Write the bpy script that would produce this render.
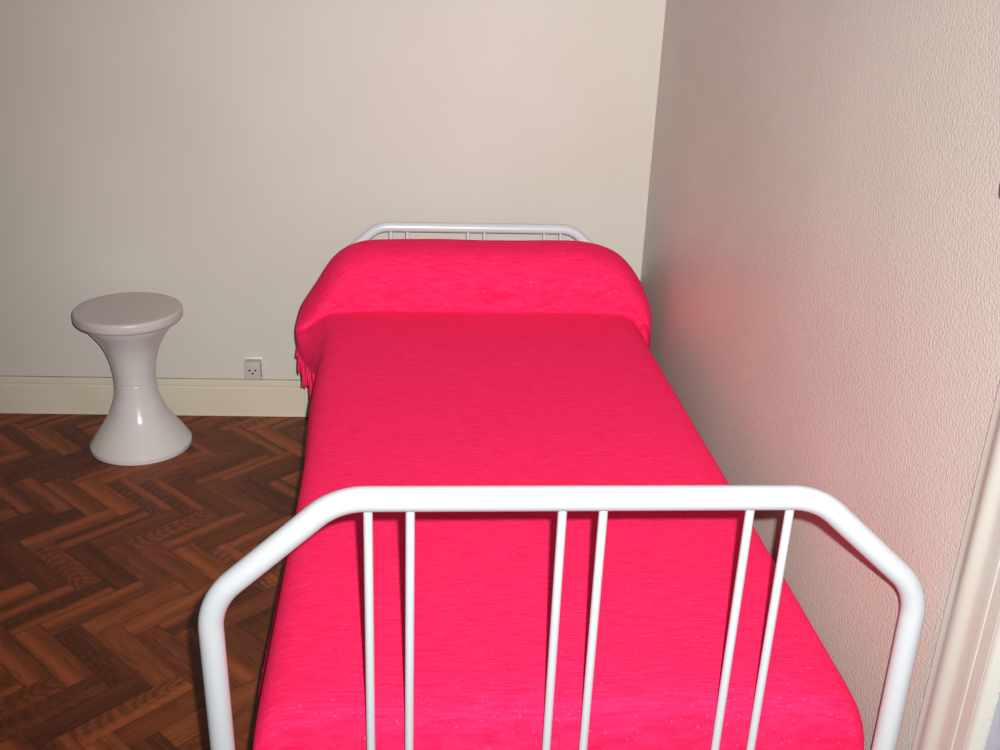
import bpy, bmesh, math, random
from mathutils import Vector, Matrix, noise

scene = bpy.context.scene
for o in list(bpy.data.objects):
    bpy.data.objects.remove(o, do_unlink=True)
COL = scene.collection

# ------------------------------------------------------------------ camera
CAM = Vector((-0.6483, -3.1750, 1.4794))
YAW, PITCH, ROLL, FPX = 0.0662692, 0.3938561, 0.0401051, 1044.55
fwd = Vector((math.sin(YAW) * math.cos(PITCH), math.cos(YAW) * math.cos(PITCH), -math.sin(PITCH)))
r0 = Vector((math.cos(YAW), -math.sin(YAW), 0))
u0 = r0.cross(fwd)
rgt = math.cos(ROLL) * r0 + math.sin(ROLL) * u0
up = -math.sin(ROLL) * r0 + math.cos(ROLL) * u0
cd = bpy.data.cameras.new('camera')
cam = bpy.data.objects.new('camera', cd)
COL.objects.link(cam)
m3 = Matrix((rgt, up, -fwd)).transposed()
cam.matrix_world = Matrix.Translation(CAM) @ m3.to_4x4()
cd.sensor_width = 36.0
cd.lens = FPX * 36.0 / 1000.0
cd.clip_start = 0.02
scene.camera = cam

# ------------------------------------------------------------------ world, exposure
w = bpy.data.worlds.new('world')
scene.world = w
w.use_nodes = True
w.node_tree.nodes['Background'].inputs[0].default_value = (0.9, 0.85, 0.95, 1)
w.node_tree.nodes['Background'].inputs[1].default_value = 0.05
vs = scene.view_settings
vs.view_transform = 'Standard'
vs.look = 'None'
vs.gamma = 1.0
vs.use_curve_mapping = False
vs.exposure = 0.0

# ------------------------------------------------------------------ the flash of the camera (beside the lens, up and to the right)
FLASH_POWER = 640.0
fl = bpy.data.lights.new('camera_flash', 'SPOT')
fl.energy = FLASH_POWER
fl.color = (1.0, 0.985, 0.96)
fl.shadow_soft_size = 0.008
fl.spot_size = math.radians(104)
fl.spot_blend = 1.0
fl.use_nodes = True
nt = fl.node_tree
em = nt.nodes['Emission']
fo = nt.nodes.new('ShaderNodeLightFalloff')
fo.inputs['Strength'].default_value = 1.0
fo.inputs['Smooth'].default_value = 4.5
nt.links.new(fo.outputs['Quadratic'], em.inputs['Strength'])
flo = bpy.data.objects.new('camera_flash', fl)
COL.objects.link(flo)
fpos = CAM + rgt * 0.030 + up * 0.030 + fwd * 0.0
aim = (fwd + rgt * 0.11 + up * 0.07).normalized()
flo.matrix_world = Matrix.Translation(fpos) @ aim.to_track_quat('-Z', 'Y').to_matrix().to_4x4()

# added warm fill light under the ceiling, not a lamp of the room
al = bpy.data.lights.new('ambient_fill', 'AREA')
al.energy = 2.2
al.shape = 'DISK'
al.size = 0.5
al.color = (1.0, 0.86, 0.72)
alo = bpy.data.objects.new('ambient_fill', al)
COL.objects.link(alo)
alo.location = (-1.6, -2.1, 2.52)


# ------------------------------------------------------------------ material helpers
class NT:
    def __init__(s, name):
        s.m = bpy.data.materials.new(name)
        s.m.use_nodes = True
        s.t = s.m.node_tree
        s.b = s.t.nodes['Principled BSDF']

    def n(s, typ, **kw):
        nd = s.t.nodes.new(typ)
        for k, v in kw.items():
            setattr(nd, k, v)
        return nd

    def link(s, a, b):
        s.t.links.new(a, b)

    def val(s, sock, v):
        if isinstance(v, bpy.types.NodeSocket):
            s.link(v, sock)
        else:
            sock.default_value = v

    def math(s, op, a, b=0.0, c=None):
        nd = s.n('ShaderNodeMath', operation=op)
        s.val(nd.inputs[0], a)
        s.val(nd.inputs[1], b)
        if c is not None:
            s.val(nd.inputs[2], c)
        return nd.outputs[0]

    def mix(s, f, a, b, mode='MIX'):
        nd = s.n('ShaderNodeMix', data_type='RGBA', blend_type=mode)
        s.val(nd.inputs['Factor'], f)
        s.val(nd.inputs['A'], a)
        s.val(nd.inputs['B'], b)
        for q in nd.outputs:
            if q.type == 'RGBA':
                return q

    def comb(s, x, y, z=0.0):
        nd = s.n('ShaderNodeCombineXYZ')
        s.val(nd.inputs[0], x); s.val(nd.inputs[1], y); s.val(nd.inputs[2], z)
        return nd.outputs[0]

    def noise(s, vec, scale, detail=3.0, rough=0.5, dist=0.0):
        nd = s.n('ShaderNodeTexNoise')
        s.link(vec, nd.inputs['Vector'])
        nd.inputs['Scale'].default_value = scale
        nd.inputs['Detail'].default_value = detail
        nd.inputs['Roughness'].default_value = rough
        nd.inputs['Distortion'].default_value = dist
        return nd.outputs['Fac']

    def ramp(s, fac, stops):
        nd = s.n('ShaderNodeValToRGB')
        s.link(fac, nd.inputs[0])
        e = nd.color_ramp.elements
        while len(e) < len(stops):
            e.new(0.5)
        for el, (p, c) in zip(e, stops):
            el.position = p
            el.color = c if len(c) == 4 else (*c, 1)
        return nd.outputs[0]

    def pos(s, scale=(1, 1, 1)):
        tc = s.n('ShaderNodeTexCoord')
        mp = s.n('ShaderNodeMapping')
        mp.inputs['Scale'].default_value = scale
        s.link(tc.outputs['Object'], mp.inputs['Vector'])
        return mp.outputs[0]

    def bump(s, h, strength, dist):
        nd = s.n('ShaderNodeBump')
        nd.inputs['Strength'].default_value = strength
        nd.inputs['Distance'].default_value = dist
        s.link(h, nd.inputs['Height'])
        s.link(nd.outputs[0], s.b.inputs['Normal'])

    def base(s, col, rough=0.5, spec=0.5, metal=0.0):
        s.val(s.b.inputs['Base Color'], col if isinstance(col, bpy.types.NodeSocket) else (*col, 1))
        s.val(s.b.inputs['Roughness'], rough)
        s.b.inputs['Specular IOR Level'].default_value = spec
        s.b.inputs['Metallic'].default_value = metal


def c4(r, g, b):
    return (r, g, b, 1)


def mat_back_wall():
    s = NT('cream_wall_paint')
    p = s.pos()
    a = s.noise(p, 1.6, 3, 0.5)
    b = s.noise(p, 14, 4, 0.6)
    col = s.ramp(a, [(0.3, (0.465, 0.435, 0.385)), (0.7, (0.50, 0.474, 0.432))])
    col = s.mix(s.math('MULTIPLY', b, 0.10), col, c4(0.42, 0.39, 0.35))
    s.base(col, 0.55, 0.3)
    s.bump(s.noise(p, 60, 4, 0.6), 0.12, 0.004)
    return s.m


def mat_right_wall():
    s = NT('textured_wall_paper')
    p = s.pos()
    a = s.noise(p, 2.2, 3, 0.55)
    col = s.ramp(a, [(0.3, (0.51, 0.462, 0.415)), (0.7, (0.56, 0.512, 0.465))])
    s.base(col, 0.38, 0.36)
    pv = s.pos((1, 1, 0.85))
    n1 = s.noise(pv, 210, 2, 0.5)
    n2 = s.noise(pv, 70, 4, 0.65)
    h = s.math('ADD', s.ramp(n1, [(0.36, (0, 0, 0)), (0.74, (1, 1, 1))]), s.math('MULTIPLY', n2, 1.1))
    h = s.math('ADD', h, s.math('MULTIPLY', s.noise(pv, 420, 2, 0.6), 0.6))
    s.bump(h, 0.36, 0.0015)
    return s.m


def mat_floor():
    s = NT('herringbone_parquet')
    W, N = 0.0625, 4.0
    tc = s.n('ShaderNodeTexCoord')
    sep = s.n('ShaderNodeSeparateXYZ')
    s.link(tc.outputs['Object'], sep.inputs[0])
    x = s.math('SUBTRACT', sep.outputs[0], -1.322)
    y = s.math('SUBTRACT', sep.outputs[1], -0.480)
    k = 1.0 / (math.sqrt(2) * W)
    a = s.math('MULTIPLY', s.math('SUBTRACT', x, y), k)
    b = s.math('MULTIPLY', s.math('ADD', x, y), k)
    i = s.math('FLOOR', a)
    j = s.math('FLOOR', b)
    kk = s.math('FLOORED_MODULO', s.math('SUBTRACT', i, j), 2 * N)
    hor = s.math('LESS_THAN', kk, N - 0.5)
    mm = s.math('SUBTRACT', 2 * N - 1, kk)
    hi = s.math('SUBTRACT', i, kk)
    vj = s.math('SUBTRACT', j, mm)

    def sel(h, v):   # h where hor else v
        return s.math('ADD', s.math('MULTIPLY', h, hor), s.math('MULTIPLY', v, s.math('SUBTRACT', 1.0, hor)))
    idx = sel(hi, i)
    idy = sel(j, vj)
    lu = sel(s.math('SUBTRACT', a, hi), s.math('SUBTRACT', b, vj))     # 0..N along
    lv = sel(s.math('SUBTRACT', b, j), s.math('SUBTRACT', a, i))       # 0..1 across
    wn = s.n('ShaderNodeTexWhiteNoise', noise_dimensions='3D')
    s.link(s.comb(idx, idy, s.math('MULTIPLY', hor, 7.3)), wn.inputs['Vector'])
    rnd = wn.outputs['Value']
    wn2 = s.n('ShaderNodeTexWhiteNoise', noise_dimensions='3D')
    s.link(s.comb(idy, idx, s.math('MULTIPLY_ADD', hor, 3.1, 11.0)), wn2.inputs['Vector'])
    rnd2 = wn2.outputs['Value']
    tone = s.ramp(rnd, [(0.0, (0.070, 0.016, 0.0055)), (0.35, (0.12, 0.027, 0.0085)), (0.7, (0.165, 0.038, 0.0115)), (1.0, (0.25, 0.062, 0.018))])
    # grain: strongly stretched noise along the plank, shifted per plank
    off = s.math('MULTIPLY', rnd2, 57.0)
    gv = s.comb(s.math('MULTIPLY_ADD', lu, 0.35, off), s.math('MULTIPLY_ADD', lv, 2.4, off), off)
    g1 = s.noise(gv, 2.2, 5, 0.62, 0.8)
    gs = s.comb(s.math('MULTIPLY_ADD', lu, 0.5, off), s.math('MULTIPLY_ADD', lv, 9.0, off), off)
    g2 = s.noise(gs, 2.0, 4, 0.6, 0.3)
    # cathedral rings
    wv = s.n('ShaderNodeTexWave', wave_type='RINGS', rings_direction='Z')
    s.link(s.comb(s.math('MULTIPLY_ADD', lu, 0.45, s.math('MULTIPLY_ADD', rnd2, -2.4, 0.2)), s.math('SUBTRACT', lv, 0.5), 0.0), wv.inputs['Vector'])
    wv.inputs['Scale'].default_value = 1.7
    wv.inputs['Distortion'].default_value = 6.0
    wv.inputs['Detail'].default_value = 2.0
    wv.inputs['Detail Scale'].default_value = 1.4
    ringmask = s.math('GREATER_THAN', rnd2, 0.72)
    col = s.mix(s.math('MULTIPLY', s.ramp(g1, [(0.38, (1, 1, 1)), (0.62, (0, 0, 0))]), 0.55), tone, c4(0.040, 0.012, 0.005))
    col = s.mix(s.math('MULTIPLY', s.ramp(g2, [(0.5, (0, 0, 0)), (0.72, (1, 1, 1))]), 0.45), col, c4(0.23, 0.062, 0.022))
    rg = s.math('MULTIPLY', s.math('MULTIPLY', s.ramp(wv.outputs['Fac'], [(0.25, (1, 1, 1)), (0.6, (0, 0, 0))]), ringmask), 0.5)
    col = s.mix(rg, col, c4(0.042, 0.013, 0.005))
    # a lighter streak along each block, at a place of its own
    sc = s.math('MULTIPLY_ADD', rnd2, 0.9, 0.05)
    sd = s.math('ABSOLUTE', s.math('SUBTRACT', s.math('MULTIPLY_ADD', s.math('SUBTRACT', g1, 0.5), 0.6, lv), sc))
    sm = s.math('MULTIPLY', s.ramp(sd, [(0.06, (1, 1, 1)), (0.34, (0, 0, 0))]), s.math('MULTIPLY_ADD', s.math('GREATER_THAN', s.math('FRACT', s.math('MULTIPLY', rnd, 7.0)), 0.5), 0.45, 0.10))
    col = s.mix(sm, col, c4(0.32, 0.080, 0.025))
    # joints
    e1 = s.math('MINIMUM', lv, s.math('SUBTRACT', 1.0, lv))
    e2 = s.math('MINIMUM', lu, s.math('SUBTRACT', N, lu))
    e = s.math('MINIMUM', e1, e2)
    joint = s.ramp(e, [(0.0, (1, 1, 1)), (0.05, (0, 0, 0))])
    col = s.mix(s.math('MULTIPLY', joint, 0.35), col, c4(0.022, 0.007, 0.004))
    s.base(col, 0.48, 0.25)
    h = s.math('MULTIPLY_ADD', g2, 0.25, s.math('MULTIPLY', joint, -1.0))
    s.bump(h, 0.25, 0.0010)
    return s.m


def mat_plain(name, col, rough=0.4, spec=0.5, metal=0.0, bump=0.0, bscale=80, vary=0.0):
    s = NT(name)
    p = s.pos()
    if vary:
        f = s.noise(p, 6, 4, 0.6)
        d = tuple(x * (1 - vary) for x in col)
        c = s.ramp(f, [(0.35, d), (0.65, col)])
        s.base(c, rough, spec, metal)
    else:
        s.base(col, rough, spec, metal)
    if bump:
        s.bump(s.noise(p, bscale, 3, 0.6), bump, 0.002)
    return s.m


def mat_fabric(name='pink_red_woven_cotton', col=(0.82, 0.0135, 0.095)):
    s = NT(name)
    p = s.pos()
    # ribs running across the bed
    pr = s.pos((24, 260, 60))
    ribs = s.noise(pr, 1.0, 3, 0.6, 0.3)
    pw = s.pos((160, 160, 160))
    fine = s.noise(pw, 3.0, 2, 0.6)
    big = s.noise(p, 5, 3, 0.5)
    c = s.ramp(ribs, [(0.3, (col[0] * 0.86, col[1] * 0.62, col[2] * 0.72)), (0.7, (col[0], col[1] * 1.7, col[2] * 1.25))])
    fleck = s.noise(s.pos((60, 150, 60)), 2.6, 2, 0.5)
    c = s.mix(s.math('MULTIPLY', s.ramp(fleck, [(0.66, (0, 0, 0)), (0.76, (1, 1, 1))]), 0.5), c, c4(0.95, 0.14, 0.28))
    c = s.mix(s.math('MULTIPLY', big, 0.12), c, c4(col[0] * 0.75, col[1], col[2] * 0.7))
    s.base(c, 0.9, 0.08)
    s.b.inputs['Sheen Weight'].default_value = 0.32
    s.b.inputs['Sheen Roughness'].default_value = 0.5
    s.b.inputs['Sheen Tint'].default_value = (1.0, 0.03, 0.13, 1)
    h = s.math('ADD', s.math('MULTIPLY', ribs, 1.0), s.math('MULTIPLY', fine, 0.5))
    s.bump(h, 0.55, 0.0022)
    return s.m


def mat_skirt():
    s = NT('cream_gloss_paint')
    tc = s.n('ShaderNodeTexCoord')
    sep = s.n('ShaderNodeSeparateXYZ')
    s.link(tc.outputs['Object'], sep.inputs[0])
    z = sep.outputs[2]
    p = s.pos()
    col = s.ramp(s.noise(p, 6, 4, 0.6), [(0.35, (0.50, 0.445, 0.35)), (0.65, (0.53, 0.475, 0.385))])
    shade_noise = s.noise(s.pos((3, 1, 1)), 4, 3, 0.6)
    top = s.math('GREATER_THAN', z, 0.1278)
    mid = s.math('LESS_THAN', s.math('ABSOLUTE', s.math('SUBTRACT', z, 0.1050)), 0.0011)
    col = s.mix(s.math('MULTIPLY', top, s.math('MULTIPLY_ADD', shade_noise, 0.7, 0.30)), col, c4(0.17, 0.13, 0.085))  # shadow line along the top edge, painted into the colour
    col = s.mix(s.math('MULTIPLY', mid, s.math('MULTIPLY_ADD', shade_noise, 0.5, 0.10)), col, c4(0.22, 0.18, 0.12))  # fainter dark line painted along the moulding step
    s.base(col, 0.35, 0.4)
    return s.m


M = dict(
    back=mat_back_wall(), right=mat_right_wall(), floor=mat_floor(),
    white_metal=mat_plain('white_enamelled_metal', (0.50, 0.535, 0.565), 0.28, 0.5),
    fabric=mat_fabric(),
    stool=mat_plain('white_glossy_plastic', (0.54, 0.51, 0.505), 0.19, 0.4, vary=0.04),
    seat=mat_plain('aged_white_plastic', (0.49, 0.43, 0.415), 0.38, 0.4, vary=0.06),
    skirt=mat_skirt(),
    casing=mat_plain('ivory_gloss_paint', (0.515, 0.505, 0.452), 0.36, 0.3, bump=0.05, bscale=40, vary=0.04),
    door=mat_plain('pale_blue_white_paint', (0.56, 0.60, 0.74), 0.35, 0.4, bump=0.3, bscale=18, vary=0.2),
    ceiling=mat_plain('white_ceiling_paint', (0.72, 0.70, 0.68), 0.8, 0.2),
    outlet=mat_plain('grey_white_plastic', (0.58, 0.56, 0.53), 0.4, 0.4),
    plate=mat_plain('grey_plastic', (0.40, 0.37, 0.34), 0.45, 0.3),
    dark=mat_plain('black_plastic', (0.012, 0.012, 0.012), 0.5, 0.3),
    steel=mat_plain('dark_steel', (0.05, 0.045, 0.05), 0.3, 0.5, 0.8),
    rubber=mat_plain('grey_rubber', (0.10, 0.10, 0.10), 0.7, 0.2),
    ticking=mat_plain('pale_mattress_ticking', (0.6, 0.57, 0.52), 0.9, 0.1),
)


# ------------------------------------------------------------------ object helpers
def link(name, bm, mat, parent=None, smooth=True, angle=40):
    me = bpy.data.meshes.new(name)
    bmesh.ops.recalc_face_normals(bm, faces=bm.faces)
    bm.to_mesh(me)
    bm.free()
    me.materials.append(mat)
    if smooth:
        for p in me.polygons:
            p.use_smooth = True
        me.set_sharp_from_angle(angle=math.radians(angle))
    o = bpy.data.objects.new(name, me)
    COL.objects.link(o)
    if parent:
        o.parent = parent
    return o


def tag(o, label, cat, group=None):
    o['label'] = label
    o['category'] = cat
    if group:
        o['group'] = group
    return o


def struct(o):
    o['kind'] = 'structure'
    return o


def empty(name, loc, rz=0.0):
    o = bpy.data.objects.new(name, None)
    o.empty_display_size = 0.1
    COL.objects.link(o)
    o.location = loc
    o.rotation_euler = (0, 0, rz)
    return o


def box(bm, x0, x1, y0, y1, z0, z1, bevel=0.0, seg=2):
    vs_ = [bm.verts.new((x, y, z)) for x in (x0, x1) for y in (y0, y1) for z in (z0, z1)]
    idx = [(0, 1, 3, 2), (4, 6, 7, 5), (0, 4, 5, 1), (2, 3, 7, 6), (0, 2, 6, 4), (1, 5, 7, 3)]
    fs = [bm.faces.new([vs_[k] for k in f]) for f in idx]
    if bevel:
        es = list({e for f in fs for e in f.edges})
        bmesh.ops.bevel(bm, geom=es, offset=bevel, segments=seg, affect='EDGES', profile=0.5)


def fillet(pts, R, seg=10):
    pts = [Vector(p) for p in pts]
    out = [pts[0]]
    for a, b, c in zip(pts, pts[1:], pts[2:]):
        d1 = (a - b).normalized(); d2 = (c - b).normalized()
        th = math.acos(max(-1, min(1, d1.dot(d2))))
        t = R / math.tan(th / 2)
        p1 = b + d1 * t
        bis = (d1 + d2).normalized()
        ce = b + bis * (R / math.sin(th / 2))
        v1 = p1 - ce; v2 = (b + d2 * t) - ce
        ang = v1.angle(v2)
        ax = v1.cross(v2).normalized()
        for k in range(seg + 1):
            out.append(ce + Matrix.Rotation(ang * k / seg, 3, ax) @ v1)
    out.append(pts[-1])
    return out


def tube(bm, pts, r, n=20, cap=True):
    pts = [Vector(p) for p in pts]
    rings = []
    prev = None
    for k, p in enumerate(pts):
        if k == 0:
            t = pts[1] - p
        elif k == len(pts) - 1:
            t = p - pts[k - 1]
        else:
            t = (pts[k + 1] - p).normalized() + (p - pts[k - 1]).normalized()
        t.normalize()
        if prev is None:
            prev = t.orthogonal().normalized()
        x = (prev - t * prev.dot(t)).normalized()
        prev = x
        y = t.cross(x)
        rr = r[k] if isinstance(r, (list, tuple)) else r
        rings.append([bm.verts.new(p + (x * math.cos(2 * math.pi * q / n) + y * math.sin(2 * math.pi * q / n)) * rr) for q in range(n)])
    for A, B in zip(rings, rings[1:]):
        for q in range(n):
            bm.faces.new((A[q], A[(q + 1) % n], B[(q + 1) % n], B[q]))
    if cap:
        bm.faces.new(rings[0][::-1])
        bm.faces.new(rings[-1])


def lathe(bm, prof, n=72):
    rings = []
    for r, z in prof:
        if r < 1e-6:
            rings.append([bm.verts.new((0, 0, z))])
        else:
            rings.append([bm.verts.new((r * math.cos(2 * math.pi * q / n), r * math.sin(2 * math.pi * q / n), z)) for q in range(n)])
    for A, B in zip(rings, rings[1:]):
        for q in range(n):
            q2 = (q + 1) % n
            if len(A) == 1 and len(B) == 1:
                continue
            if len(A) == 1:
                bm.faces.new((A[0], B[q], B[q2]))
            elif len(B) == 1:
                bm.faces.new((A[q], A[q2], B[0]))
            else:
                bm.faces.new((A[q], A[q2], B[q2], B[q]))


def catmull(pts, per=8):
    P = [Vector(p) for p in pts]
    P = [P[0] * 2 - P[1]] + P + [P[-1] * 2 - P[-2]]
    out = []
    for k in range(1, len(P) - 2):
        p0, p1, p2, p3 = P[k - 1:k + 3]
        for q in range(per):
            t = q / per
            out.append(0.5 * ((2 * p1) + (p2 - p0) * t + (2 * p0 - 5 * p1 + 4 * p2 - p3) * t * t + (3 * p1 - p0 - 3 * p2 + p3) * t ** 3))
    out.append(P[-2])
    return out


def sstep(a, b, x):
    t = max(0.0, min(1.0, (x - a) / (b - a)))
    return t * t * (3 - 2 * t)


# ------------------------------------------------------------------ the room
XL, YF, H = -3.3, -4.4, 2.6
bm = bmesh.new(); box(bm, XL, 0.0, YF, 0.0, -0.06, 0.0)
struct(link('floor', bm, M['floor'], smooth=False))
bm = bmesh.new(); box(bm, XL - 0.12, 0.12, 0.0, 0.12, -0.06, H)
struct(link('wall_back', bm, M['back'], smooth=False))
DY0, DY1, DH = -3.06, -2.2398, 2.05      # door opening in the right-hand wall
bm = bmesh.new()
box(bm, 0.0, 0.12, DY1, 0.0, -0.06, H)
box(bm, 0.0, 0.12, YF, DY0, -0.06, H)
box(bm, 0.0, 0.12, DY0, DY1, DH, H)
struct(link('wall_right', bm, M['right'], smooth=False))
bm = bmesh.new(); box(bm, XL - 0.12, XL, YF, 0.0, -0.06, H)
struct(link('wall_left', bm, M['back'], smooth=False))
bm = bmesh.new(); box(bm, XL - 0.12, 0.12, YF - 0.12, YF, -0.06, H)
struct(link('wall_front', bm, M['back'], smooth=False))
bm = bmesh.new(); box(bm, XL - 0.12, 0.12, YF - 0.12, 0.12, H, H + 0.08)
struct(link('ceiling', bm, M['ceiling'], smooth=False))


def extrude_profile(bm, prof, fn, t0, t1):
    """prof: closed list of 2-D points, fn(p, t) -> 3-D"""
    A = [bm.verts.new(fn(p, t0)) for p in prof]
    B = [bm.verts.new(fn(p, t1)) for p in prof]
    n = len(prof)
    for q in range(n):
        bm.faces.new((A[q], A[(q + 1) % n], B[(q + 1) % n], B[q]))
    bm.faces.new(A[::-1]); bm.faces.new(B)


# skirting board of the back wall: lower board with a thinner moulded top
prof = [(0.0, 0.0), (-0.018, 0.0), (-0.018, 0.006), (-0.0165, 0.010), (-0.0165, 0.098), (-0.0150, 0.1025), (-0.0118, 0.1045), (-0.0112, 0.1065),
        (-0.0125, 0.1085), (-0.0125, 0.124), (-0.0105, 0.1285), (-0.0065, 0.1306), (0.0, 0.1306)]
bm = bmesh.new()
extrude_profile(bm, prof, lambda p, t: (t, p[0] * 0.45, p[1]), XL, 0.0)
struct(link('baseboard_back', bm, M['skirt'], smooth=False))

# moulded door casing on the right-hand wall
cas = [(0.0, 0.0)]
Y0 = -2.124
cas = [(0.0, Y0), (-0.014, Y0), (-0.0165, Y0 - 0.002)]
for k in range(0, 17):                       # soft rounded bead
    cas.append((-0.0165 - 0.0056 * math.sin(math.pi * k / 16) ** 2, Y0 - 0.010 - 0.050 * k / 16))
cas += [(-0.0165, Y0 - 0.074), (-0.0174, Y0 - 0.0842), (-0.0172, Y0 - 0.0850), (-0.0165, Y0 - 0.0858), (-0.0165, Y0 - 0.1065), (-0.0160, Y0 - 0.1070),
        (-0.0165, Y0 - 0.1075), (-0.0165, Y0 - 0.113), (-0.0145, Y0 - 0.116), (0.0, Y0 - 0.116)]
bm = bmesh.new()
extrude_profile(bm, cas, lambda p, t: (p[0], p[1], t), 0.0, DH + 0.123)
struct(link('trim_1', bm, M['casing'], smooth=True, angle=35))

# door leaf closing the opening, pale and slightly bluish
door = empty('door_1', (0.016, DY1 - 0.001, 0.0))
struct(door)
bm = bmesh.new()
box(bm, -0.015, 0.02, DY0 - DY1 + 0.003, 0.0, 0.008, 2.03, 0.003)
for z0, z1 in ((0.18, 0.86), (1.0, 1.88)):
    box(bm, -0.021, -0.014, -0.66, -0.12, z0, z1, 0.004)
link('leaf', bm, M['door'], door)
bm = bmesh.new()
tube(bm, fillet([(-0.016, -0.72, 1.02), (-0.065, -0.72, 1.02), (-0.065, -0.61, 1.02)], 0.015), 0.009, 14)
link('door_handle', bm, M['steel'], door)

# ------------------------------------------------------------------ the bed frame (local axes: x across, y from the foot to the head)
BED = Vector((-0.47079, -2.09224, 0.0))
BROT = 0.0320633
LEN = 1.968
bed = empty('bed_frame', BED, BROT)
tag(bed, 'single bed frame of bent white metal tube with paired bars, beside the textured wall', 'bed')
HW, HWR, CW, TR = 0.4465, 0.4405, 0.291, 0.0153


def end_frame(y, ztop, zcor, name, lift=0.0, splay=0.0):
    bm = bmesh.new()
    pts = fillet([(-HW + splay, y, 0.022), (-HW, y, zcor), (-CW, y, ztop + lift), (CW - 0.003, y, ztop), (HWR, y, zcor), (HWR + splay, y, 0.022)], 0.088, 14)
    tube(bm, pts, TR, 28)
    return link(name, bm, M['white_metal'], bed, angle=60)


end_frame(0.0, 0.8697, 0.734, 'footboard_frame', 0.0032, 0.009)
end_frame(LEN, 0.6840, 0.548, 'headboard_frame')
US = (-0.255, -0.2055, -0.0245, 0.0250, 0.2055, 0.255)
for y, zt in ((0.0, 0.8695), (LEN, 0.6840)):
    bm = bmesh.new()
    tube(bm, [(-HW + 0.012, y, 0.265), (HWR - 0.012, y, 0.265)], 0.0105, 20)
    link('cross_rail', bm, M['white_metal'], bed, angle=60)
    first = None
    for u in US:
        bm = bmesh.new()
        tube(bm, [(u, y, 0.267), (u, y, zt - 0.012)], 0.0056, 16)
        link('bar', bm, M['white_metal'], bed, angle=60)
    for u in ((-HW + 0.009, HWR + 0.009) if y == 0.0 else (-HW, HWR)):
        bm = bmesh.new()
        lathe(bm, [(0, 0), (0.019, 0), (0.0205, 0.003), (0.0205, 0.028), (0.0185, 0.032), (0.0165, 0.032)], 24)
        o = link('rubber_foot', bm, M['rubber'], bed)
        o.location = (u, y, 0)
for u in (-0.385, 0.385):
    bm = bmesh.new()
    box(bm, u - 0.012, u + 0.012, 0.0, LEN, 0.250, 0.280, 0.003)
    link('side_rail', bm, M['white_metal'], bed)

# mattress under the cover
bm = bmesh.new()
box(bm, -0.365, 0.385, 0.10, 1.60, 0.282, 0.503, 0.05, 5)
mo = link('mattress', bm, M['ticking'])
mo.location = BED; mo.rotation_euler = (0, 0, BROT)
tag(mo, 'single mattress lying on the white tube bed frame under the red cover', 'mattress')

# ------------------------------------------------------------------ bedspread
SEC_M = [(-0.416, 0.335), (-0.418, 0.38), (-0.416, 0.435), (-0.406, 0.496), (-0.380, 0.522), (-0.32, 0.529), (-0.20, 0.530), (0.0, 0.530),
         (0.20, 0.530), (0.33, 0.529), (0.395, 0.521), (0.428, 0.494), (0.440, 0.43), (0.444, 0.38), (0.446, 0.335)]
SEC_B = [(-0.506, 0.455), (-0.508, 0.472), (-0.504, 0.494), (-0.462, 0.560), (-0.410, 0.638), (-0.350, 0.677), (-0.26, 0.688), (0.0, 0.690),
         (0.215, 0.692), (0.310, 0.687), (0.390, 0.660), (0.446, 0.604), (0.478, 0.540), (0.488, 0.45), (0.486, 0.360)]
PER = 9
cm = catmull([(a, b, 0) for a, b in SEC_M], PER)
cb = catmull([(a, b, 0) for a, b in SEC_B], PER)
NC = len(cm)
path = [(0.034, 0.335), (0.030, 0.38), (0.031, 0.43), (0.036, 0.492), (0.050, 0.518), (0.090, 0.528), (0.20, 0.530)]
path += [(0.20 + 1.34 * k / 40, 0.530) for k in range(1, 41)]
path += [(1.585, 0.530), (1.618, 0.530), (1.637, 0.534), (1.645, 0.555), (1.645, 0.588), (1.655, 0.625), (1.678, 0.660), (1.712, 0.684), (1.752, 0.693), (1.795, 0.693),
         (1.838, 0.678), (1.872, 0.648), (1.893, 0.60), (1.90, 0.53), (1.90, 0.45), (1.895, 0.36)]
path = [(p.x, p.y) for p in catmull([(a, b, 0) for a, b in path], 5)]
bm = bmesh.new()
grid = []
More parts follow.
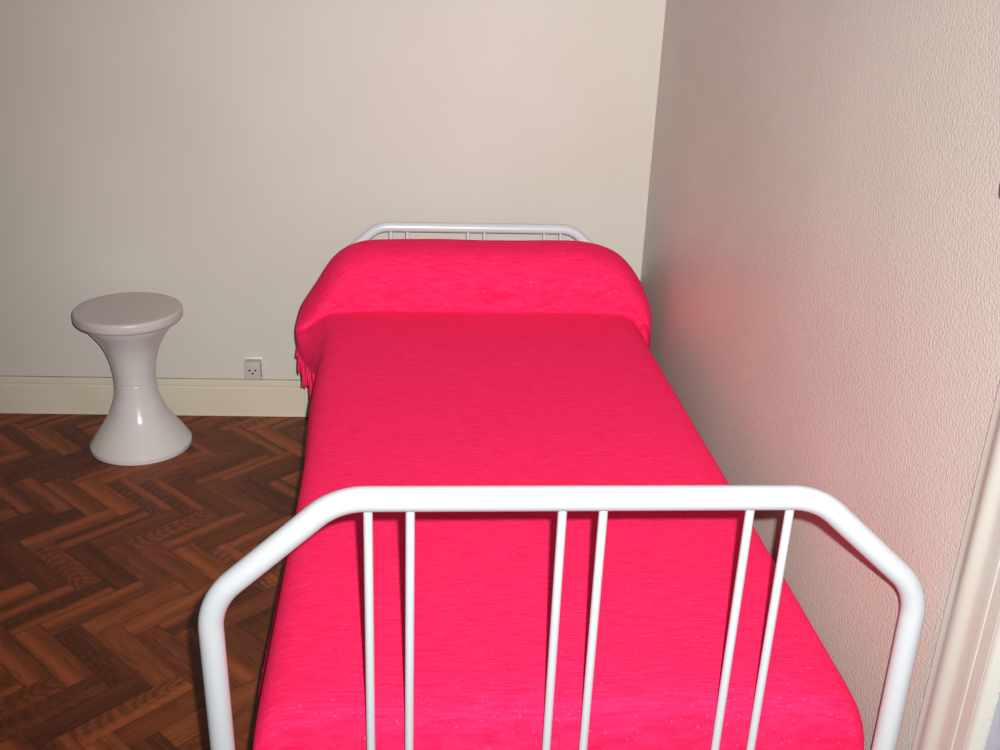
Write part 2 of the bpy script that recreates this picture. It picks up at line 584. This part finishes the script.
for (v, zp) in path:
    front = v < 0.3
    back = v > 1.775
    row = []
    for c in range(NC):
        A, B = cm[c], cb[c]
        s = abs(c / (NC - 1) - 0.5) * 2            # 0 centre .. 1 hem
        if front:
            k = (zp - 0.335) / 0.195
            q = max(0.0, 1 - k)
            uu = A.x * (1 - 0.055 * q * (abs(A.x) / 0.45) ** 2)
            zz = 0.335 + (A.y - 0.335) * k
            row_v = v
        else:
            ft = max(0.0, min(1.02, (zp - 0.530) / 0.163)) if not back else 1.0
            fs = sstep(1.38, 1.66, v) if A.x < 0 else sstep(1.50, 1.72, v)
            fz = sstep(1.46, 1.69, v)
            wgt = sstep(0.40, 0.86, s) if A.x < 0 else sstep(0.55, 0.80, s)
            f = ft * (1 - wgt) + fs * wgt
            uu = A.x + (B.x - A.x) * f
            zz = A.y + (B.y - A.y) * (ft * (1 - wgt) + fz * wgt)
            if back:
                kk = (zp - 0.36) / (0.693 - 0.36)
                lo = min(B.y, 0.40)
                zz = lo + (B.y - lo) * kk
                uu *= 1 - 0.06 * (1 - kk)
            if A.x < 0:
                uu -= 0.010 * sstep(0.7, 1.2, v) * (1 - sstep(1.4, 1.6, v)) * sstep(0.5, 0.8, s)
                uu -= 0.027 * (1 - sstep(0.55, 1.0, v)) * sstep(0.80, 1.0, s)
                zz += 0.095 * sstep(0.7, 1.25, v) * (1 - sstep(1.40, 1.70, v)) * max(0.0, min(1.0, (0.53 - zz) / 0.195))
            row_v = v
        # soft folds
        n1 = noise.noise(Vector((uu * 5, v * 5, 1.3)))
        n2 = noise.noise(Vector((uu * 14, v * 14, 7.7)))
        zz += (0.0022 * n1 + 0.0009 * n2) * (1 - 0.5 * s)
        side = sstep(0.72, 1.0, s)
        if not front:
            uu += side * 0.008 * noise.noise(Vector((v * 9, zz * 2, 3.1 + (5 if A.x > 0 else 0)))) * (0.15 + 0.85 * sstep(1.0, 1.5, v) if A.x < 0 else 0.5)
        # gather lines where the cover is tucked in front of the bolster
        if 1.50 < v < 1.72:
            g = math.exp(-((v - 1.63) / 0.05) ** 2)
            zz += g * sstep(0.60, 0.75, s) * (1 - sstep(0.85, 1.0, s)) * (0.008 if uu > 0 else 0.003) * math.sin(uu * 120 + v * 30)
        row.append(bm.verts.new((uu, row_v, zz)))
    grid.append(row)
for A, B in zip(grid, grid[1:]):
    for c in range(NC - 1):
        bm.faces.new((A[c], A[c + 1], B[c + 1], B[c]))
hem = [(Vector(r[0].co)) for r in grid if 0.05 < r[0].co.y < 1.86]
spread = link('bedspread', bm, M['fabric'], angle=180)
sol = spread.modifiers.new('thickness', 'SOLIDIFY')
sol.thickness = 0.004
sol.offset = 1.0
sub = spread.modifiers.new('smooth', 'SUBSURF')
sub.levels = 1; sub.render_levels = 1
spread.location = BED
spread.rotation_euler = (0, 0, BROT)
tag(spread, 'bright pink-red woven bedspread with fringe draped over the bed and bolster', 'bedspread')


def tassel_mesh(seed, ln):
    rnd = random.Random(seed)
    bm = bmesh.new()
    for k in range(3):
        dx, dy = rnd.uniform(-0.002, 0.002), rnd.uniform(-0.003, 0.003)
        bx, by = rnd.uniform(-0.008, 0.008), rnd.uniform(-0.006, 0.006)
        pts = [(dx, dy, 0.006), (dx + bx * 0.2, dy + by * 0.2, -ln * 0.3), (dx + bx * 0.6, dy + by * 0.6, -ln * 0.65), (dx + bx, dy + by, -ln)]
        tube(bm, [(p.x, p.y, p.z) for p in catmull(pts, 3)], 0.0021, 7)
    me = bpy.data.meshes.new('tassel')
    bm.to_mesh(me); bm.free()
    me.materials.append(M['fabric'])
    for p in me.polygons:
        p.use_smooth = True
    return me


tm = [tassel_mesh(k, 0.062 + 0.012 * (k % 3)) for k in range(5)]
acc, last, cnt = 0.0, hem[0], 0
for p in hem[1:]:
    d = (p - last).length
    acc += d
    while acc >= 0.026:
        acc -= 0.026
        q = p - (p - last).normalized() * acc if d > 1e-6 else p
        o = bpy.data.objects.new('tassel', tm[cnt % 5])
        COL.objects.link(o)
        o.parent = spread
        o.location = q
        o.rotation_euler = (0, 0, cnt * 1.7)
        cnt += 1
    last = p

# ------------------------------------------------------------------ stool
st = empty('stool', (-1.5554, -0.2145, 0.0))
tag(st, 'round white plastic hourglass stool on the parquet against the back wall', 'stool')
body = catmull([(0.1503, 0.012, 0), (0.1385, 0.030, 0), (0.1215, 0.054, 0), (0.103, 0.081, 0), (0.0865, 0.108, 0), (0.0745, 0.137, 0), (0.0655, 0.165, 0), (0.0615, 0.192, 0), (0.0605, 0.212, 0)], 6)
bm = bmesh.new()
lathe(bm, [(0.140, 0.0), (0.1500, 0.0)] + [(p.x, p.y) for p in body] + [(0.0595, 0.2135), (0.055, 0.2135)], 96)
link('base', bm, M['stool'], st, angle=32)
top = catmull([(0.0604, 0.2155, 0), (0.0609, 0.232, 0), (0.0630, 0.252, 0), (0.0685, 0.284, 0), (0.0775, 0.314, 0), (0.0890, 0.340, 0), (0.1040, 0.364, 0), (0.121, 0.388, 0), (0.131, 0.4065, 0)], 6)
bm = bmesh.new()
lathe(bm, [(0.055, 0.2137), (0.0597, 0.2137)] + [(p.x, p.y) for p in top] + [(0.129, 0.4078), (0.10, 0.4078)], 96)
link('upper_body', bm, M['stool'], st, angle=50)
bm = bmesh.new()
lathe(bm, [(0.0, 0.408), (0.143, 0.408), (0.1500, 0.4105), (0.1535, 0.415), (0.1543, 0.421), (0.1541, 0.434), (0.1533, 0.4385), (0.1508, 0.4418), (0.1450, 0.4428), (0.12, 0.4426), (0.0, 0.4423)], 96)
o = link('seat', bm, M['seat'], st, angle=50)

# ------------------------------------------------------------------ wall socket standing on the skirting board
out = empty('wall_socket', (-1.2370, 0.0, 0.1320))
tag(out, 'small grey-white power socket on the back wall above the skirting board', 'socket')
bm = bmesh.new()
box(bm, -0.0295, 0.0295, -0.006, 0.0, 0.0, 0.078, 0.002)
link('back_plate', bm, M['outlet'], out)
bm = bmesh.new()
box(bm, -0.0255, 0.0255, -0.036, -0.005, 0.009, 0.071, 0.003, 3)
link('housing', bm, M['plate'], out)
for dx, dz in ((-0.0052, 0.043), (0.0138, 0.043), (0.0043, 0.032)):
    bm = bmesh.new()
    lathe(bm, [(0, -0.0012), (0.0034, -0.0012), (0.0034, 0.0003), (0.0, 0.0003)], 20)
    o = link('pin_hole', bm, M['dark'], out)
    o.rotation_euler = (math.pi / 2, 0, 0)
    o.location = (dx - 0.0045, -0.036, dz)

# ------------------------------------------------------------------ hook on the right-hand wall, at the very edge of the photo
hk = empty('wall_hook', (0.0, -2.088, 1.260))
tag(hk, 'small dark metal hook high on the textured wall near the door casing', 'hook')
bm = bmesh.new()
box(bm, -0.004, 0.0, -0.010, 0.010, -0.020, 0.018, 0.0015)
link('back_plate', bm, M['steel'], hk)
bm = bmesh.new()
tube(bm, fillet([(-0.003, 0, 0.008), (-0.022, 0, 0.004), (-0.026, 0, -0.022), (-0.040, 0, -0.014), (-0.042, 0, 0.0)], 0.005, 6), 0.0028, 12)
link('prong', bm, M['steel'], hk)
